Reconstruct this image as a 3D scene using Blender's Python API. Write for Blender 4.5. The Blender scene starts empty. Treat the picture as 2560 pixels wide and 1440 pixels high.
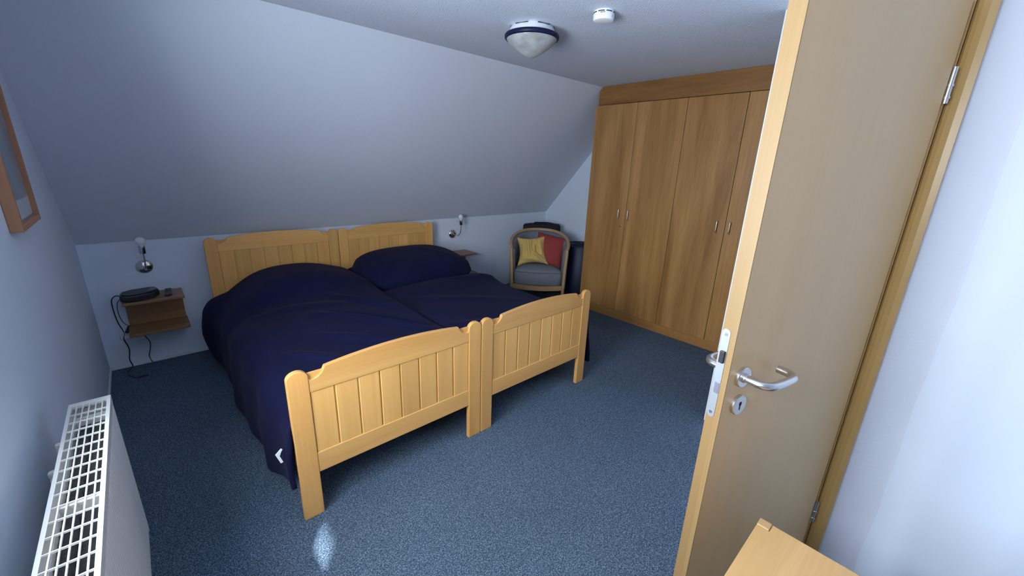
import bpy, bmesh, math, random
import numpy as np
from mathutils import Vector, Matrix

random.seed(7)
SC = bpy.context.scene
COL = SC.collection
PI = math.pi

# ------------------------------------------------------------------ camera
F_PX = 1012.4
YAW, PITCH, ROLL = 0.747, -0.2965, 0.0363
CAM = Vector((0.3529, -3.9026, 1.5458))
fw = Vector((math.sin(YAW)*math.cos(PITCH), math.cos(YAW)*math.cos(PITCH), math.sin(PITCH)))
rt = Vector((math.cos(YAW), -math.sin(YAW), 0))
up = rt.cross(fw)
rt2 = math.cos(ROLL)*rt + math.sin(ROLL)*up
up2 = -math.sin(ROLL)*rt + math.cos(ROLL)*up
cam_d = bpy.data.cameras.new('camera')
cam = bpy.data.objects.new('camera', cam_d)
COL.objects.link(cam)
M = Matrix((rt2, up2, -fw)).transposed().to_4x4()
M.translation = CAM
cam.matrix_world = M
cam_d.sensor_width = 36.0
cam_d.lens = F_PX/2560*36
cam_d.clip_start = 0.02
SC.camera = cam

# ------------------------------------------------------------------ light
SKY = (0.83, 0.915, 1.0)
SKY_STRENGTH = 53.0
wd = bpy.data.worlds.new('sky')
SC.world = wd
wd.use_nodes = True
wn = wd.node_tree
bgn = wn.nodes['Background']
bgn.inputs['Color'].default_value = (*SKY, 1)
bgn.inputs['Strength'].default_value = SKY_STRENGTH

# added spot lamp outside, standing in for a patch of sun on the carpet
el = math.radians(52)
sdir = Vector((0.5646*math.cos(el), 0.8254*math.cos(el), -math.sin(el)))
glint_d = bpy.data.lights.new('sun_patch_spot', 'SPOT')
glint_d.energy = 42000.0
glint_d.color = (0.93, 0.97, 1.0)
glint_d.shadow_soft_size = 0.10
glint_d.spot_size = 2*math.atan(0.46/14)
glint_d.spot_blend = 0.25
glint = bpy.data.objects.new('sun_patch_spot', glint_d)
COL.objects.link(glint)
glint.location = Vector((0.72, -2.76, 0))-sdir*14
glint.rotation_euler = sdir.to_track_quat('-Z', 'Y').to_euler()

# openings in the left gable wall behind the viewpoint: y0, y1, z0, z1
TL = 0.14                              # thickness of the gable wall
WINS = [(-3.27, -2.45, 0.95, 1.88), (-3.99, -3.44, 1.47, 2.02)]
for wy0, wy1, wz0, wz1 in WINS:
    por_d = bpy.data.lights.new('window_portal', 'AREA')
    por_d.shape = 'RECTANGLE'
    por_d.size = wy1-wy0
    por_d.size_y = wz1-wz0
    por_d.cycles.is_portal = True
    por = bpy.data.objects.new('window_portal', por_d)
    COL.objects.link(por)
    por.location = (-TL-0.01, (wy0+wy1)/2, (wz0+wz1)/2)
    por.rotation_euler = Vector((1, 0, 0)).to_track_quat('-Z', 'Z').to_euler()

vs = SC.view_settings
vs.view_transform = 'Standard'
vs.look = 'None'
vs.gamma = 1
vs.exposure = 0.0
vs.use_curve_mapping = False
SC.cycles.max_bounces = 12
SC.cycles.diffuse_bounces = 8
SC.cycles.sample_clamp_indirect = 6.0

# ------------------------------------------------------------------ materials
MATS = {}


def new_mat(name):
    m = bpy.data.materials.new(name)
    m.use_nodes = True
    nt = m.node_tree
    b = nt.nodes['Principled BSDF']
    return m, nt, b


def N(nt, typ, **kw):
    n = nt.nodes.new(typ)
    for k, v in kw.items():
        setattr(n, k, v)
    return n


def mapping(nt, scale, rnd=True):
    tc = N(nt, 'ShaderNodeTexCoord')
    mp = N(nt, 'ShaderNodeMapping')
    mp.inputs['Scale'].default_value = scale
    if rnd:
        oi = N(nt, 'ShaderNodeObjectInfo')
        ml = N(nt, 'ShaderNodeVectorMath', operation='SCALE')
        ml.inputs[0].default_value = (37.0, 51.0, 23.0)
        nt.links.new(oi.outputs['Random'], ml.inputs['Scale'])
        ad = N(nt, 'ShaderNodeVectorMath', operation='ADD')
        nt.links.new(tc.outputs['Object'], ad.inputs[0])
        nt.links.new(ml.outputs['Vector'], ad.inputs[1])
        nt.links.new(ad.outputs['Vector'], mp.inputs['Vector'])
    else:
        nt.links.new(tc.outputs['Object'], mp.inputs['Vector'])
    return mp


def ramp(nt, src, stops):
    r = N(nt, 'ShaderNodeValToRGB')
    el = r.color_ramp.elements
    while len(el) < len(stops):
        el.new(0.5)
    for e, (p, c) in zip(el, stops):
        e.position = p
        e.color = (*c, 1)
    nt.links.new(src, r.inputs['Fac'])
    return r


def bump(nt, b, src, strength, dist):
    bp = N(nt, 'ShaderNodeBump')
    bp.inputs['Strength'].default_value = strength
    bp.inputs['Distance'].default_value = dist
    nt.links.new(src, bp.inputs['Height'])
    nt.links.new(bp.outputs['Normal'], b.inputs['Normal'])


def wood(name, light, dark, axis, rough=0.42, across=9.0, along=0.7, vary=0.10, spec=0.5, contrast=(0.3, 0.72)):
    m, nt, b = new_mat(name)
    s = [across]*3
    s['xyz'.index(axis)] = along
    mp = mapping(nt, s)
    n1 = N(nt, 'ShaderNodeTexNoise')
    n1.inputs['Scale'].default_value = 1.0
    n1.inputs['Detail'].default_value = 5
    n1.inputs['Roughness'].default_value = 0.6
    n1.inputs['Distortion'].default_value = 0.6
    nt.links.new(mp.outputs['Vector'], n1.inputs['Vector'])
    s2 = [across*14]*3
    s2['xyz'.index(axis)] = along*5
    mp2 = mapping(nt, s2)
    n2 = N(nt, 'ShaderNodeTexNoise')
    n2.inputs['Scale'].default_value = 1.0
    n2.inputs['Detail'].default_value = 3
    nt.links.new(mp2.outputs['Vector'], n2.inputs['Vector'])
    mx = N(nt, 'ShaderNodeMix', data_type='FLOAT')
    mx.inputs['Factor'].default_value = 0.25
    nt.links.new(n1.outputs['Fac'], mx.inputs['A'])
    nt.links.new(n2.outputs['Fac'], mx.inputs['B'])
    r = ramp(nt, mx.outputs['Result'], [(contrast[0], dark), (contrast[1], light)])
    oi = N(nt, 'ShaderNodeObjectInfo')
    mr = N(nt, 'ShaderNodeMapRange')
    mr.inputs['To Min'].default_value = 1-vary
    mr.inputs['To Max'].default_value = 1+vary
    nt.links.new(oi.outputs['Random'], mr.inputs['Value'])
    hs = N(nt, 'ShaderNodeHueSaturation')
    nt.links.new(mr.outputs['Result'], hs.inputs['Value'])
    nt.links.new(r.outputs['Color'], hs.inputs['Color'])
    nt.links.new(hs.outputs['Color'], b.inputs['Base Color'])
    b.inputs['Roughness'].default_value = rough
    b.inputs['Specular IOR Level'].default_value = spec
    bump(nt, b, n2.outputs['Fac'], 0.06, 0.002)
    return m


def plain(name, col, rough=0.5, metal=0.0, spec=0.5, noise=None, bumpv=None):
    m, nt, b = new_mat(name)
    b.inputs['Base Color'].default_value = (*col, 1)
    b.inputs['Roughness'].default_value = rough
    b.inputs['Metallic'].default_value = metal
    b.inputs['Specular IOR Level'].default_value = spec
    if noise:
        sc, amt = noise
        mp = mapping(nt, (1, 1, 1), rnd=False)
        n = N(nt, 'ShaderNodeTexNoise')
        n.inputs['Scale'].default_value = sc
        n.inputs['Detail'].default_value = 4
        nt.links.new(mp.outputs['Vector'], n.inputs['Vector'])
        r = ramp(nt, n.outputs['Fac'], [(0.3, tuple(c*(1-amt) for c in col)), (0.7, tuple(min(1, c*(1+amt)) for c in col))])
        nt.links.new(r.outputs['Color'], b.inputs['Base Color'])
    if bumpv:
        sc, st, di = bumpv
        mp = mapping(nt, (1, 1, 1), rnd=False)
        n = N(nt, 'ShaderNodeTexNoise')
        n.inputs['Scale'].default_value = sc
        n.inputs['Detail'].default_value = 3
        nt.links.new(mp.outputs['Vector'], n.inputs['Vector'])
        bump(nt, b, n.outputs['Fac'], st, di)
    return m


WALL_C = (0.68, 0.755, 0.87)
m_wall = plain('wall_paint', WALL_C, 0.85, noise=(1.3, 0.02), bumpv=(55, 0.12, 0.004))
m_slope = plain('slope_paint', (0.64, 0.69, 0.79), 0.85, noise=(1.0, 0.02), bumpv=(60, 0.15, 0.005))
m_ceil = plain('ceiling_plaster', (0.64, 0.70, 0.81), 0.85, noise=(3, 0.02), bumpv=(115, 0.32, 0.010))
m_white = plain('white_paint', (0.74, 0.76, 0.80), 0.45)
m_enamel = plain('radiator_enamel', (0.72, 0.71, 0.68), 0.35)
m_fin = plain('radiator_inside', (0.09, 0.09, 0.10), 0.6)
m_chrome = plain('chrome', (0.70, 0.70, 0.70), 0.14, 1.0)
m_steel = plain('brushed_steel', (0.62, 0.61, 0.60), 0.30, 1.0)
m_plate = plain('zinc_plate', (0.36, 0.39, 0.43), 0.5, 0.7)
m_dark = plain('dark_metal', (0.05, 0.05, 0.055), 0.4, 0.6)
m_black = plain('black_plastic', (0.012, 0.014, 0.02), 0.38)
m_cable = plain('black_cable', (0.01, 0.011, 0.015), 0.5)
m_hole = plain('keyhole_black', (0.004, 0.004, 0.004), 0.9)
m_bulb = plain('frosted_bulb', (0.80, 0.82, 0.86), 0.35)
m_label = plain('white_cloth', (0.72, 0.75, 0.80), 0.8)
m_ring = plain('blue_ring', (0.005, 0.008, 0.038), 0.45, spec=0.25)
m_lampglass = plain('marbled_glass', (0.36, 0.37, 0.37), 0.25, noise=(14, 0.28))
m_smoke = plain('smoke_white', (0.80, 0.82, 0.86), 0.4)
m_slot = plain('dark_slot', (0.03, 0.035, 0.05), 0.6)
m_bag = plain('dark_bag_cloth', (0.004, 0.005, 0.013), 0.8, bumpv=(60, 0.3, 0.006))
m_roll = plain('navy_roll_cloth', (0.005, 0.010, 0.045), 0.55, noise=(4, 0.25))
m_yellow = plain('yellow_cloth', (0.62, 0.42, 0.13), 0.85, bumpv=(160, 0.3, 0.003))
m_red = plain('red_cloth', (0.27, 0.035, 0.03), 0.85, bumpv=(160, 0.3, 0.003))
m_navy = plain('navy_bedding', (0.0042, 0.0055, 0.030), 0.85, spec=0.12, noise=(3, 0.12), bumpv=(90, 0.15, 0.004))
m_navy.node_tree.nodes['Principled BSDF'].inputs['Sheen Weight'].default_value = 0.015
m_mattress = plain('mattress_cloth', (0.55, 0.56, 0.58), 0.8)
m_pic = plain('picture_print', (0.24, 0.29, 0.33), 0.25, noise=(5, 0.15))
m_mat_board = plain('picture_mount', (0.50, 0.54, 0.58), 0.3)

BED_L, BED_D = (0.78, 0.435, 0.14), (0.60, 0.295, 0.08)
m_bed = {a: wood('bed_alder_'+a, BED_L, BED_D, a, rough=0.38) for a in 'xyz'}
m_bedp = wood('bed_alder_plank', (0.80, 0.455, 0.145), (0.64, 0.325, 0.09), 'z', rough=0.38, vary=0.11, across=14)
WD_L, WD_D = (0.47, 0.25, 0.086), (0.25, 0.112, 0.029)
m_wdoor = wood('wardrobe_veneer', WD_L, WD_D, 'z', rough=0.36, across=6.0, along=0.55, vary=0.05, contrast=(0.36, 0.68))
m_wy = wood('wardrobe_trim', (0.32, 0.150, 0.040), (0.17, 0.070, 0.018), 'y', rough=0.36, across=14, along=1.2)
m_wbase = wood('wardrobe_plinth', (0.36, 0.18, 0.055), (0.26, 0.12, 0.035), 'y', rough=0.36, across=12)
m_shelf = wood('shelf_oak', (0.30, 0.155, 0.065), (0.20, 0.095, 0.040), 'x', rough=0.4, across=14)
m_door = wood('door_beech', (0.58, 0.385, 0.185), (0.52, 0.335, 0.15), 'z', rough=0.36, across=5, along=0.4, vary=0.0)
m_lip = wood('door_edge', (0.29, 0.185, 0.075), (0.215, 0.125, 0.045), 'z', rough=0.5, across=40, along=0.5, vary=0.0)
m_frame = wood('frame_beech', (0.52, 0.33, 0.125), (0.44, 0.27, 0.09), 'z', rough=0.35, across=8, vary=0.0)
m_tab = wood('table_beech', (0.62, 0.39, 0.17), (0.50, 0.29, 0.11), 'x', rough=0.42, across=10, along=0.8, vary=0.03)
m_tabz = wood('table_leg', (0.50, 0.31, 0.15), (0.42, 0.25, 0.11), 'z', rough=0.45, across=20)
m_chairw = wood('chair_beech', (0.46, 0.29, 0.15), (0.38, 0.23, 0.11), 'z', rough=0.3, across=10)
m_picf = wood('picture_pine', (0.46, 0.22, 0.11), (0.36, 0.16, 0.08), 'z', rough=0.5, across=10)
m_winf = plain('window_white', (0.75, 0.76, 0.78), 0.4)


def carpet():
    m, nt, b = new_mat('carpet_blue')
    mp = mapping(nt, (1, 1, 1), rnd=False)
    n = N(nt, 'ShaderNodeTexNoise')
    n.inputs['Scale'].default_value = 215
    n.inputs['Detail'].default_value = 3
    n.inputs['Roughness'].default_value = 0.65
    n.inputs['Distortion'].default_value = 1.0
    nt.links.new(mp.outputs['Vector'], n.inputs['Vector'])
    r = ramp(nt, n.outputs['Fac'], [(0.36, (0.018, 0.034, 0.062)), (0.50, (0.062, 0.098, 0.150)), (0.63, (0.225, 0.295, 0.375))])
    n2 = N(nt, 'ShaderNodeTexNoise')
    n2.inputs['Scale'].default_value = 1.6
    n2.inputs['Detail'].default_value = 3
    nt.links.new(mp.outputs['Vector'], n2.inputs['Vector'])
    mr = N(nt, 'ShaderNodeMapRange')
    mr.inputs['From Min'].default_value = 0.3
    mr.inputs['From Max'].default_value = 0.7
    mr.inputs['To Min'].default_value = 0.93
    mr.inputs['To Max'].default_value = 1.07
    nt.links.new(n2.outputs['Fac'], mr.inputs['Value'])
    hs = N(nt, 'ShaderNodeHueSaturation')
    nt.links.new(mr.outputs['Result'], hs.inputs['Value'])
    nt.links.new(r.outputs['Color'], hs.inputs['Color'])
    nt.links.new(hs.outputs['Color'], b.inputs['Base Color'])
    b.inputs['Roughness'].default_value = 0.95
    b.inputs['Specular IOR Level'].default_value = 0.15
    bump(nt, b, n.outputs['Fac'], 0.7, 0.006)
    return m


m_carpet = carpet()


def herring():
    m, nt, b = new_mat('grey_herringbone')
    tc = N(nt, 'ShaderNodeTexCoord')
    sp = N(nt, 'ShaderNodeSeparateXYZ')
    nt.links.new(tc.outputs['Object'], sp.inputs[0])

    def mth(op, a, bv=None, c=None):
        k = N(nt, 'ShaderNodeMath', operation=op)
        for i, v in enumerate((a, bv, c)):
            if v is None:
                continue
            if isinstance(v, (int, float)):
                k.inputs[i].default_value = v
            else:
                nt.links.new(v, k.inputs[i])
        return k.outputs[0]
    zig = mth('PINGPONG', sp.outputs['X'], 0.024)
    yz = mth('ADD', sp.outputs['Z'], sp.outputs['Y'])
    w = mth('ADD', yz, mth('MULTIPLY', zig, 1.35))
    s = mth('SINE', mth('MULTIPLY', w, 2*PI/0.0115))
    r = ramp(nt, mth('MULTIPLY_ADD', s, 0.5, 0.5), [(0.40, (0.085, 0.10, 0.125)), (0.62, (0.24, 0.26, 0.29))])
    nt.links.new(r.outputs['Color'], b.inputs['Base Color'])
    b.inputs['Roughness'].default_value = 0.9
    b.inputs['Specular IOR Level'].default_value = 0.2
    return m


m_herr = herring()
m_shell = plain('grey_upholstery', (0.165, 0.18, 0.21), 0.9, spec=0.2, noise=(120, 0.25), bumpv=(150, 0.3, 0.003))


def glass_mat():
    m, nt, b = new_mat('window_glass')
    nt.nodes.remove(b)
    out = nt.nodes['Material Output']
    tr = N(nt, 'ShaderNodeBsdfTransparent')
    gl = N(nt, 'ShaderNodeBsdfGlossy')
    gl.inputs['Roughness'].default_value = 0.02
    mx = N(nt, 'ShaderNodeMixShader')
    mx.inputs['Fac'].default_value = 0.06
    nt.links.new(tr.outputs[0], mx.inputs[1])
    nt.links.new(gl.outputs[0], mx.inputs[2])
    nt.links.new(mx.outputs[0], out.inputs['Surface'])
    return m


m_glass = glass_mat()


# ------------------------------------------------------------------ mesh helpers
def link(name, me, mat=None, parent=None, kind=None, smooth=False):
    o = bpy.data.objects.new(name, me)
    COL.objects.link(o)
    if mat is not None and len(me.materials) == 0:
        me.materials.append(mat)
    if parent is not None:
        o.parent = parent
    if kind:
        o['kind'] = kind
    if smooth:
        me.polygons.foreach_set('use_smooth', [True]*len(me.polygons))
        me.update()
    return o


def from_bm(name, bm, mat, parent=None, kind=None, smooth=False):
    bmesh.ops.recalc_face_normals(bm, faces=bm.faces[:])
    me = bpy.data.meshes.new(name)
    bm.to_mesh(me)
    bm.free()
    return link(name, me, mat, parent, kind, smooth)


def wp(root):
    return root.get('_o', None)


def add_box(bm, x0, x1, y0, y1, z0, z1):
    vs_ = [bm.verts.new((x, y, z)) for x in (x0, x1) for y in (y0, y1) for z in (z0, z1)]
    for f in ((0, 1, 3, 2), (4, 6, 7, 5), (0, 4, 5, 1), (2, 3, 7, 6), (0, 2, 6, 4), (1, 5, 7, 3)):
        bm.faces.new([vs_[i] for i in f])


def bevel_bm(bm, w, seg=2, ang=0.6):
    ed = [e for e in bm.edges if len(e.link_faces) == 2 and e.calc_face_angle(0) > ang]
    bmesh.ops.bevel(bm, geom=ed, offset=w, segments=seg, profile=0.5, affect='EDGES', clamp_overlap=True)


def box(name, x0, x1, y0, y1, z0, z1, mat, parent=None, bevel=0.0, seg=2, off=(0, 0, 0), kind=None):
    """box in the parent's frame; off = parent's origin when the numbers are room coordinates"""
    bm = bmesh.new()
    add_box(bm, x0-off[0], x1-off[0], y0-off[1], y1-off[1], z0-off[2], z1-off[2])
    bmesh.ops.recalc_face_normals(bm, faces=bm.faces[:])
    if bevel:
        bevel_bm(bm, bevel, seg)
    return from_bm(name, bm, mat, parent, kind)


def prism(name, pts, axis, a0, a1, mat, parent=None, bevel=0.0, seg=2, off=(0, 0, 0), kind=None):
    """polygon pts (2D) extruded along axis: 'y' -> pts are (x,z); 'x' -> (y,z); 'z' -> (x,y)"""
    bm = bmesh.new()

    def P(p, a):
        if axis == 'y':
            q = (p[0], a, p[1])
        elif axis == 'x':
            q = (a, p[0], p[1])
        else:
            q = (p[0], p[1], a)
        return (q[0]-off[0], q[1]-off[1], q[2]-off[2])
    A = [bm.verts.new(P(p, a0)) for p in pts]
    B = [bm.verts.new(P(p, a1)) for p in pts]
    n = len(pts)
    bm.faces.new(A)
    bm.faces.new(B[::-1])
    for i in range(n):
        bm.faces.new((A[i], A[(i+1) % n], B[(i+1) % n], B[i]))
    bmesh.ops.recalc_face_normals(bm, faces=bm.faces[:])
    if bevel:
        bevel_bm(bm, bevel, seg, 1.2)
    return from_bm(name, bm, mat, parent, kind)


def lathe_bm(bm, prof, n=32, mtx=None):
    rings = []
    for r, z in prof:
        if r < 1e-6:
            rings.append([bm.verts.new((0, 0, z))])
        else:
            rings.append([bm.verts.new((r*math.cos(2*PI*i/n), r*math.sin(2*PI*i/n), z)) for i in range(n)])
    for a, b in zip(rings, rings[1:]):
        for i in range(n):
            j = (i+1) % n
            if len(a) == 1 and len(b) == 1:
                continue
            if len(a) == 1:
                bm.faces.new((a[0], b[i], b[j]))
            elif len(b) == 1:
                bm.faces.new((a[i], a[j], b[0]))
            else:
                bm.faces.new((a[i], a[j], b[j], b[i]))
    for R in (rings[0], rings[-1]):
        if len(R) > 2:
            bm.faces.new(R)
    if mtx is not None:
        bmesh.ops.transform(bm, matrix=mtx, verts=bm.verts[:])


def lathe(name, prof, mat, parent=None, n=32, mtx=None, smooth=True, kind=None):
    bm = bmesh.new()
    lathe_bm(bm, prof, n, mtx)
    o = from_bm(name, bm, mat, parent, kind, smooth)
    if smooth:
        auto_smooth(o)
    return o


def auto_smooth(o, ang=0.7):
    me = o.data
    bm = bmesh.new()
    bm.from_mesh(me)
    for f in bm.faces:
        f.smooth = True
    for e in bm.edges:
        if len(e.link_faces) == 2 and e.calc_face_angle(0) > ang:
            e.smooth = False
    bm.to_mesh(me)
    bm.free()


def catmull(pts, n=8, closed=False):
    P = [np.array(p, float) for p in pts]
    out = []
    m = len(P)
    rng = range(m if closed else m-1)
    for i in rng:
        if closed:
            a, b, c, d = P[(i-1) % m], P[i], P[(i+1) % m], P[(i+2) % m]
        else:
            b, c = P[i], P[i+1]
            a = P[i-1] if i > 0 else 2*b-c
            d = P[i+2] if i+2 < m else 2*c-b
        for k in range(n):
            t = k/n
            out.append(0.5*((2*b)+(-a+c)*t+(2*a-5*b+4*c-d)*t*t+(-a+3*b-3*c+d)*t**3))
    if not closed:
        out.append(P[-1])
    return out


def tube_bm(bm, path, r, n=10, rz=None, caps=True, upv=(0, 0, 1)):
    path = [Vector(p) for p in path]
    rings = []
    rr = r if isinstance(r, (list, tuple)) else [r]*len(path)
    side = None
    for i, p in enumerate(path):
        t = (path[min(i+1, len(path)-1)]-path[max(i-1, 0)]).normalized()
        if side is None:
            u = Vector(upv)
            if abs(t.dot(u)) > 0.95:
                u = Vector((1, 0, 0))
            side = t.cross(u).normalized()
        else:
            side = (side-t*side.dot(t)).normalized()
        u2 = side.cross(t).normalized()
        a = rr[i]
        b = (rz if rz is not None else a)
        rings.append([bm.verts.new(p+side*(a*math.cos(2*PI*k/n))+u2*(b*math.sin(2*PI*k/n))) for k in range(n)])
    for A, B in zip(rings, rings[1:]):
        for k in range(n):
            bm.faces.new((A[k], A[(k+1) % n], B[(k+1) % n], B[k]))
    if caps:
        bm.faces.new(rings[0][::-1])
        bm.faces.new(rings[-1])


def tube(name, path, r, mat, parent=None, n=10, rz=None, off=(0, 0, 0), upv=(0, 0, 1)):
    bm = bmesh.new()
    tube_bm(bm, [Vector(p)-Vector(off) for p in path], r, n, rz, True, upv)
    o = from_bm(name, bm, mat, parent, None, True)
    auto_smooth(o, 1.0)
    return o


def grid_mesh(name, V, nu, nv, mat, parent=None, closed_u=False, thick=0.0, off=(0, 0, 0)):
    """V: array (nu,nv,3)"""
    V = np.asarray(V, float)-np.array(off)
    verts = V.reshape(-1, 3).tolist()
    faces = []
    for i in range(nu if closed_u else nu-1):
        for j in range(nv-1):
            a = i*nv+j
            b = ((i+1) % nu)*nv+j
            faces.append((a, b, b+1, a+1))
    me = bpy.data.meshes.new(name)
    me.from_pydata(verts, [], faces)
    o = link(name, me, mat, parent, None, True)
    if thick:
        md = o.modifiers.new('thickness', 'SOLIDIFY')
        md.thickness = thick
        md.offset = -1
    return o


def empty(name, loc=(0, 0, 0), rz=0.0, label=None, cat=None, group=None, kind=None):
    o = bpy.data.objects.new(name, None)
    COL.objects.link(o)
    o.location = loc
    o.rotation_euler = (0, 0, rz)
    o.empty_display_size = 0.1
    tag(o, label, cat, group, kind)
    return o


def tag(o, label=None, cat=None, group=None, kind=None):
    if label:
        o['label'] = label
    if cat:
        o['category'] = cat
    if group:
        o['group'] = group
    if kind:
        o['kind'] = kind
    return o


def S(o, label=None):
    o['kind'] = 'structure'
    if label:
        o['label'] = label
    return o


def copy_tree(o, parent=None):
    c = o.copy()
    COL.objects.link(c)
    if parent is not None:
        c.parent = parent
    for ch in o.children:
        copy_tree(ch, c)
    return c


# ------------------------------------------------------------------ room
W, ZK, YS, ZC = 4.562, 0.931, -1.2194, 2.306
YF = -5.2
T = 0.3
S(box('floor', -T, W+T, YF-T, T, -0.12, 0, m_carpet), 'blue-grey speckled carpet floor')
S(box('ceiling', -T, W+T, YF-T, YS, ZC, ZC+0.2, m_ceil), 'flat white textured plaster ceiling')
# sloping roof side: a slab from the knee wall top to the ceiling edge
sl = (ZC-ZK)/(-YS)
nx, nz = sl/math.hypot(1, sl)*0.2, 1/math.hypot(1, sl)*0.2
S(prism('ceiling_slope', [(0.0, ZK), (YS, ZC), (YS+nx, ZC+nz), (0.0+nx, ZK+nz)], 'x', -T, W+T, m_slope),
  'white sloping attic ceiling above the headboards')
S(box('wall_back', -T, W+T, 0.0, T, 0, ZK+0.02, m_wall), 'low white knee wall behind the headboards')
S(box('wall_right', W, W+T, -3.4, 0.0, 0, ZC, m_wall), 'white gable wall beside the wardrobe')
S(box('wall_front', -T, 2.3, YF-T, YF, 0, ZC, m_wall))
# left gable wall, with the window openings behind the viewpoint
bm = bmesh.new()
ya = 0
for wy0, wy1, wz0, wz1 in WINS:
    add_box(bm, -TL, 0, wy1, ya, 0, ZC)
    add_box(bm, -TL, 0, wy0, wy1, 0, wz0)
    add_box(bm, -TL, 0, wy0, wy1, wz1, ZC)
    ya = wy0
add_box(bm, -TL, 0, YF, ya, 0, ZC)
S(from_bm('wall_left', bm, m_wall), 'white gable wall with radiator and picture')
# hall side: closet return wall, door wall, wall right of the door
S(box('wall_closet', 2.842, W, -3.84, -3.095, 0, ZC, m_wall), 'white wall corner seen past the door edge')
bm = bmesh.new()
add_box(bm, 2.08, 2.105, -3.975, -3.835, 0, ZC)
add_box(bm, 2.105, 2.842, -3.95, -3.842, 2.04, ZC)
add_box(bm, 2.80, 2.842, -3.95, -3.842, 0, 2.04)
S(from_bm('wall_partition', bm, plain('partition_paint', (0.66, 0.70, 0.81), 0.85, bumpv=(55, 0.25, 0.006))), 'narrow white wall end beside the door frame')
S(box('wall_hall', 2.105, W, -4.45, -4.30, 0, ZC, m_wall))
# plaster wall right of the partition end, slightly proud, with a wavering caulked edge
pts = []
n = 40
for i in range(n+1):
    z = ZC*i/n
    pts.append((-3.9495+0.0022*math.sin(z*9)+0.0016*math.sin(z*23+1)+random.uniform(-.0007, .0007), z))
S(prism('wall_side', [(YF, 0)]+pts+[(YF, ZC)], 'x', 2.068, 2.25, m_wall), 'white plaster wall right of the door frame')
S(box('baseboard_back', 0.0, W, -0.008, 0.0, 0, 0.022, m_white))
S(box('baseboard_left', 0.0, 0.008, -4.9, -0.008, 0, 0.022, m_white))

# windows behind the viewpoint, in the left gable wall
for wi, (y0, y1, z0, z1) in enumerate(WINS):
    wroot = empty('window_%d' % (wi+1), (-0.095, (y0+y1)/2, z0), kind='structure')
    wo = tuple(wroot.location)
    bars = [((y0+y1)/2-0.04, (y0+y1)/2+0.04)] if wi == 0 else [(-3.835, -3.755)]
    bm = bmesh.new()
    for a, b in [(y1-0.05, y1), (y0, y0+0.05)]+bars:
        add_box(bm, -0.13, -0.06, a, b, z0, z1)
    add_box(bm, -0.13, -0.06, y0, y1, z0, z0+0.06)
    add_box(bm, -0.13, -0.06, y0, y1, z1-0.07, z1)
    bmesh.ops.translate(bm, verts=bm.verts[:], vec=(-wo[0], -wo[1], -wo[2]))
    S(from_bm('window_frame', bm, m_winf, wroot))
    for a, b in ((y0+0.05, bars[0][0]), (bars[0][1], y1-0.05)):
        S(box('window_pane', -0.098, -0.092, a, b, z0+0.06, z1-0.07, m_glass, wroot, off=wo))
    S(box('window_sill', -0.16, 0.012, y0-0.02, y1+0.02, z0-0.03, z0, m_winf, wroot, bevel=0.004, off=wo))

# ------------------------------------------------------------------ beds
BX, BW, PW = 0.6635, 0.98, 0.0826
FY, HY = -2.2747, -0.1822
FH, RISE = 0.722, 0.2185


def rail_profile(x0, lift):
    a = [(PW, .676), (.094, .671), (.108, .672), (.122, .678), (.135, .688), (.144, .701), (.1515, .7165)]
    arc = []
    for i in range(1, 20):
        t = i/20
        xx = .1515+t*(BW-.303)
        arc.append((xx, .7165+.0235*(1-(2*t-1)**2)))
    right = [(BW-x, z) for x, z in a[::-1]]
    top = a+arc+right
    top[0] = (PW+.0012, .676)
    top[-1] = (BW-PW-.0012, .676)
    return [(x0+x, z+lift) for x, z in top]+[(x0+BW-PW-.0012, .613+lift), (x0+PW+.0012, .613+lift)]


def post_profile(xa, xb, zt):
    r = (xb-xa)/2
    pts = [(xa, 0.0), (xb, 0.0)]
    zs = zt-0.034
    for i in range(0, 13):
        a = PI*i/12
        pts.append(((xa+xb)/2+r*math.cos(a), zs+0.034*math.sin(a)))
    return pts


def bed_end(root, name, x0, y, lift, off):
    """head or foot board: backing panel with posts, rails and eight planks; y is the face towards the room"""
    th = 0.026
    part = box(name, x0+PW, x0+BW-PW, y+0.012, y+0.020, 0.25, 0.70+lift, m_bed['z'], root, off=off)
    for a in (x0+0.0016, x0+BW-PW-0.0016):
        prism('post', post_profile(a, a+PW, FH+lift), 'y', y, y+th, m_bed['z'], part, bevel=0.0035, off=off)
    prism('top_rail', rail_profile(x0, lift), 'y', y+0.0025, y+th-0.002, m_bed['x'], part, bevel=0.003, off=off)
    zb0, zb1 = (0.217, 0.317) if lift == 0 else (0.24, 0.36)
    box('bottom_rail', x0+PW+.0012, x0+BW-PW-.0012, y+0.0025, y+th-0.002, zb0, zb1, m_bed['x'], part, bevel=0.003, off=off)
    p0, p1 = x0+PW, x0+BW-PW
    w = (p1-p0)/8
    for i in range(8):
        g = 0.0022
        box('plank', p0+i*w+g, p0+(i+1)*w-g, y+0.006, y+0.0135, zb1-0.004, 0.617+lift, m_bedp, part, bevel=0.004, seg=1, off=off)
    return part


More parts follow.
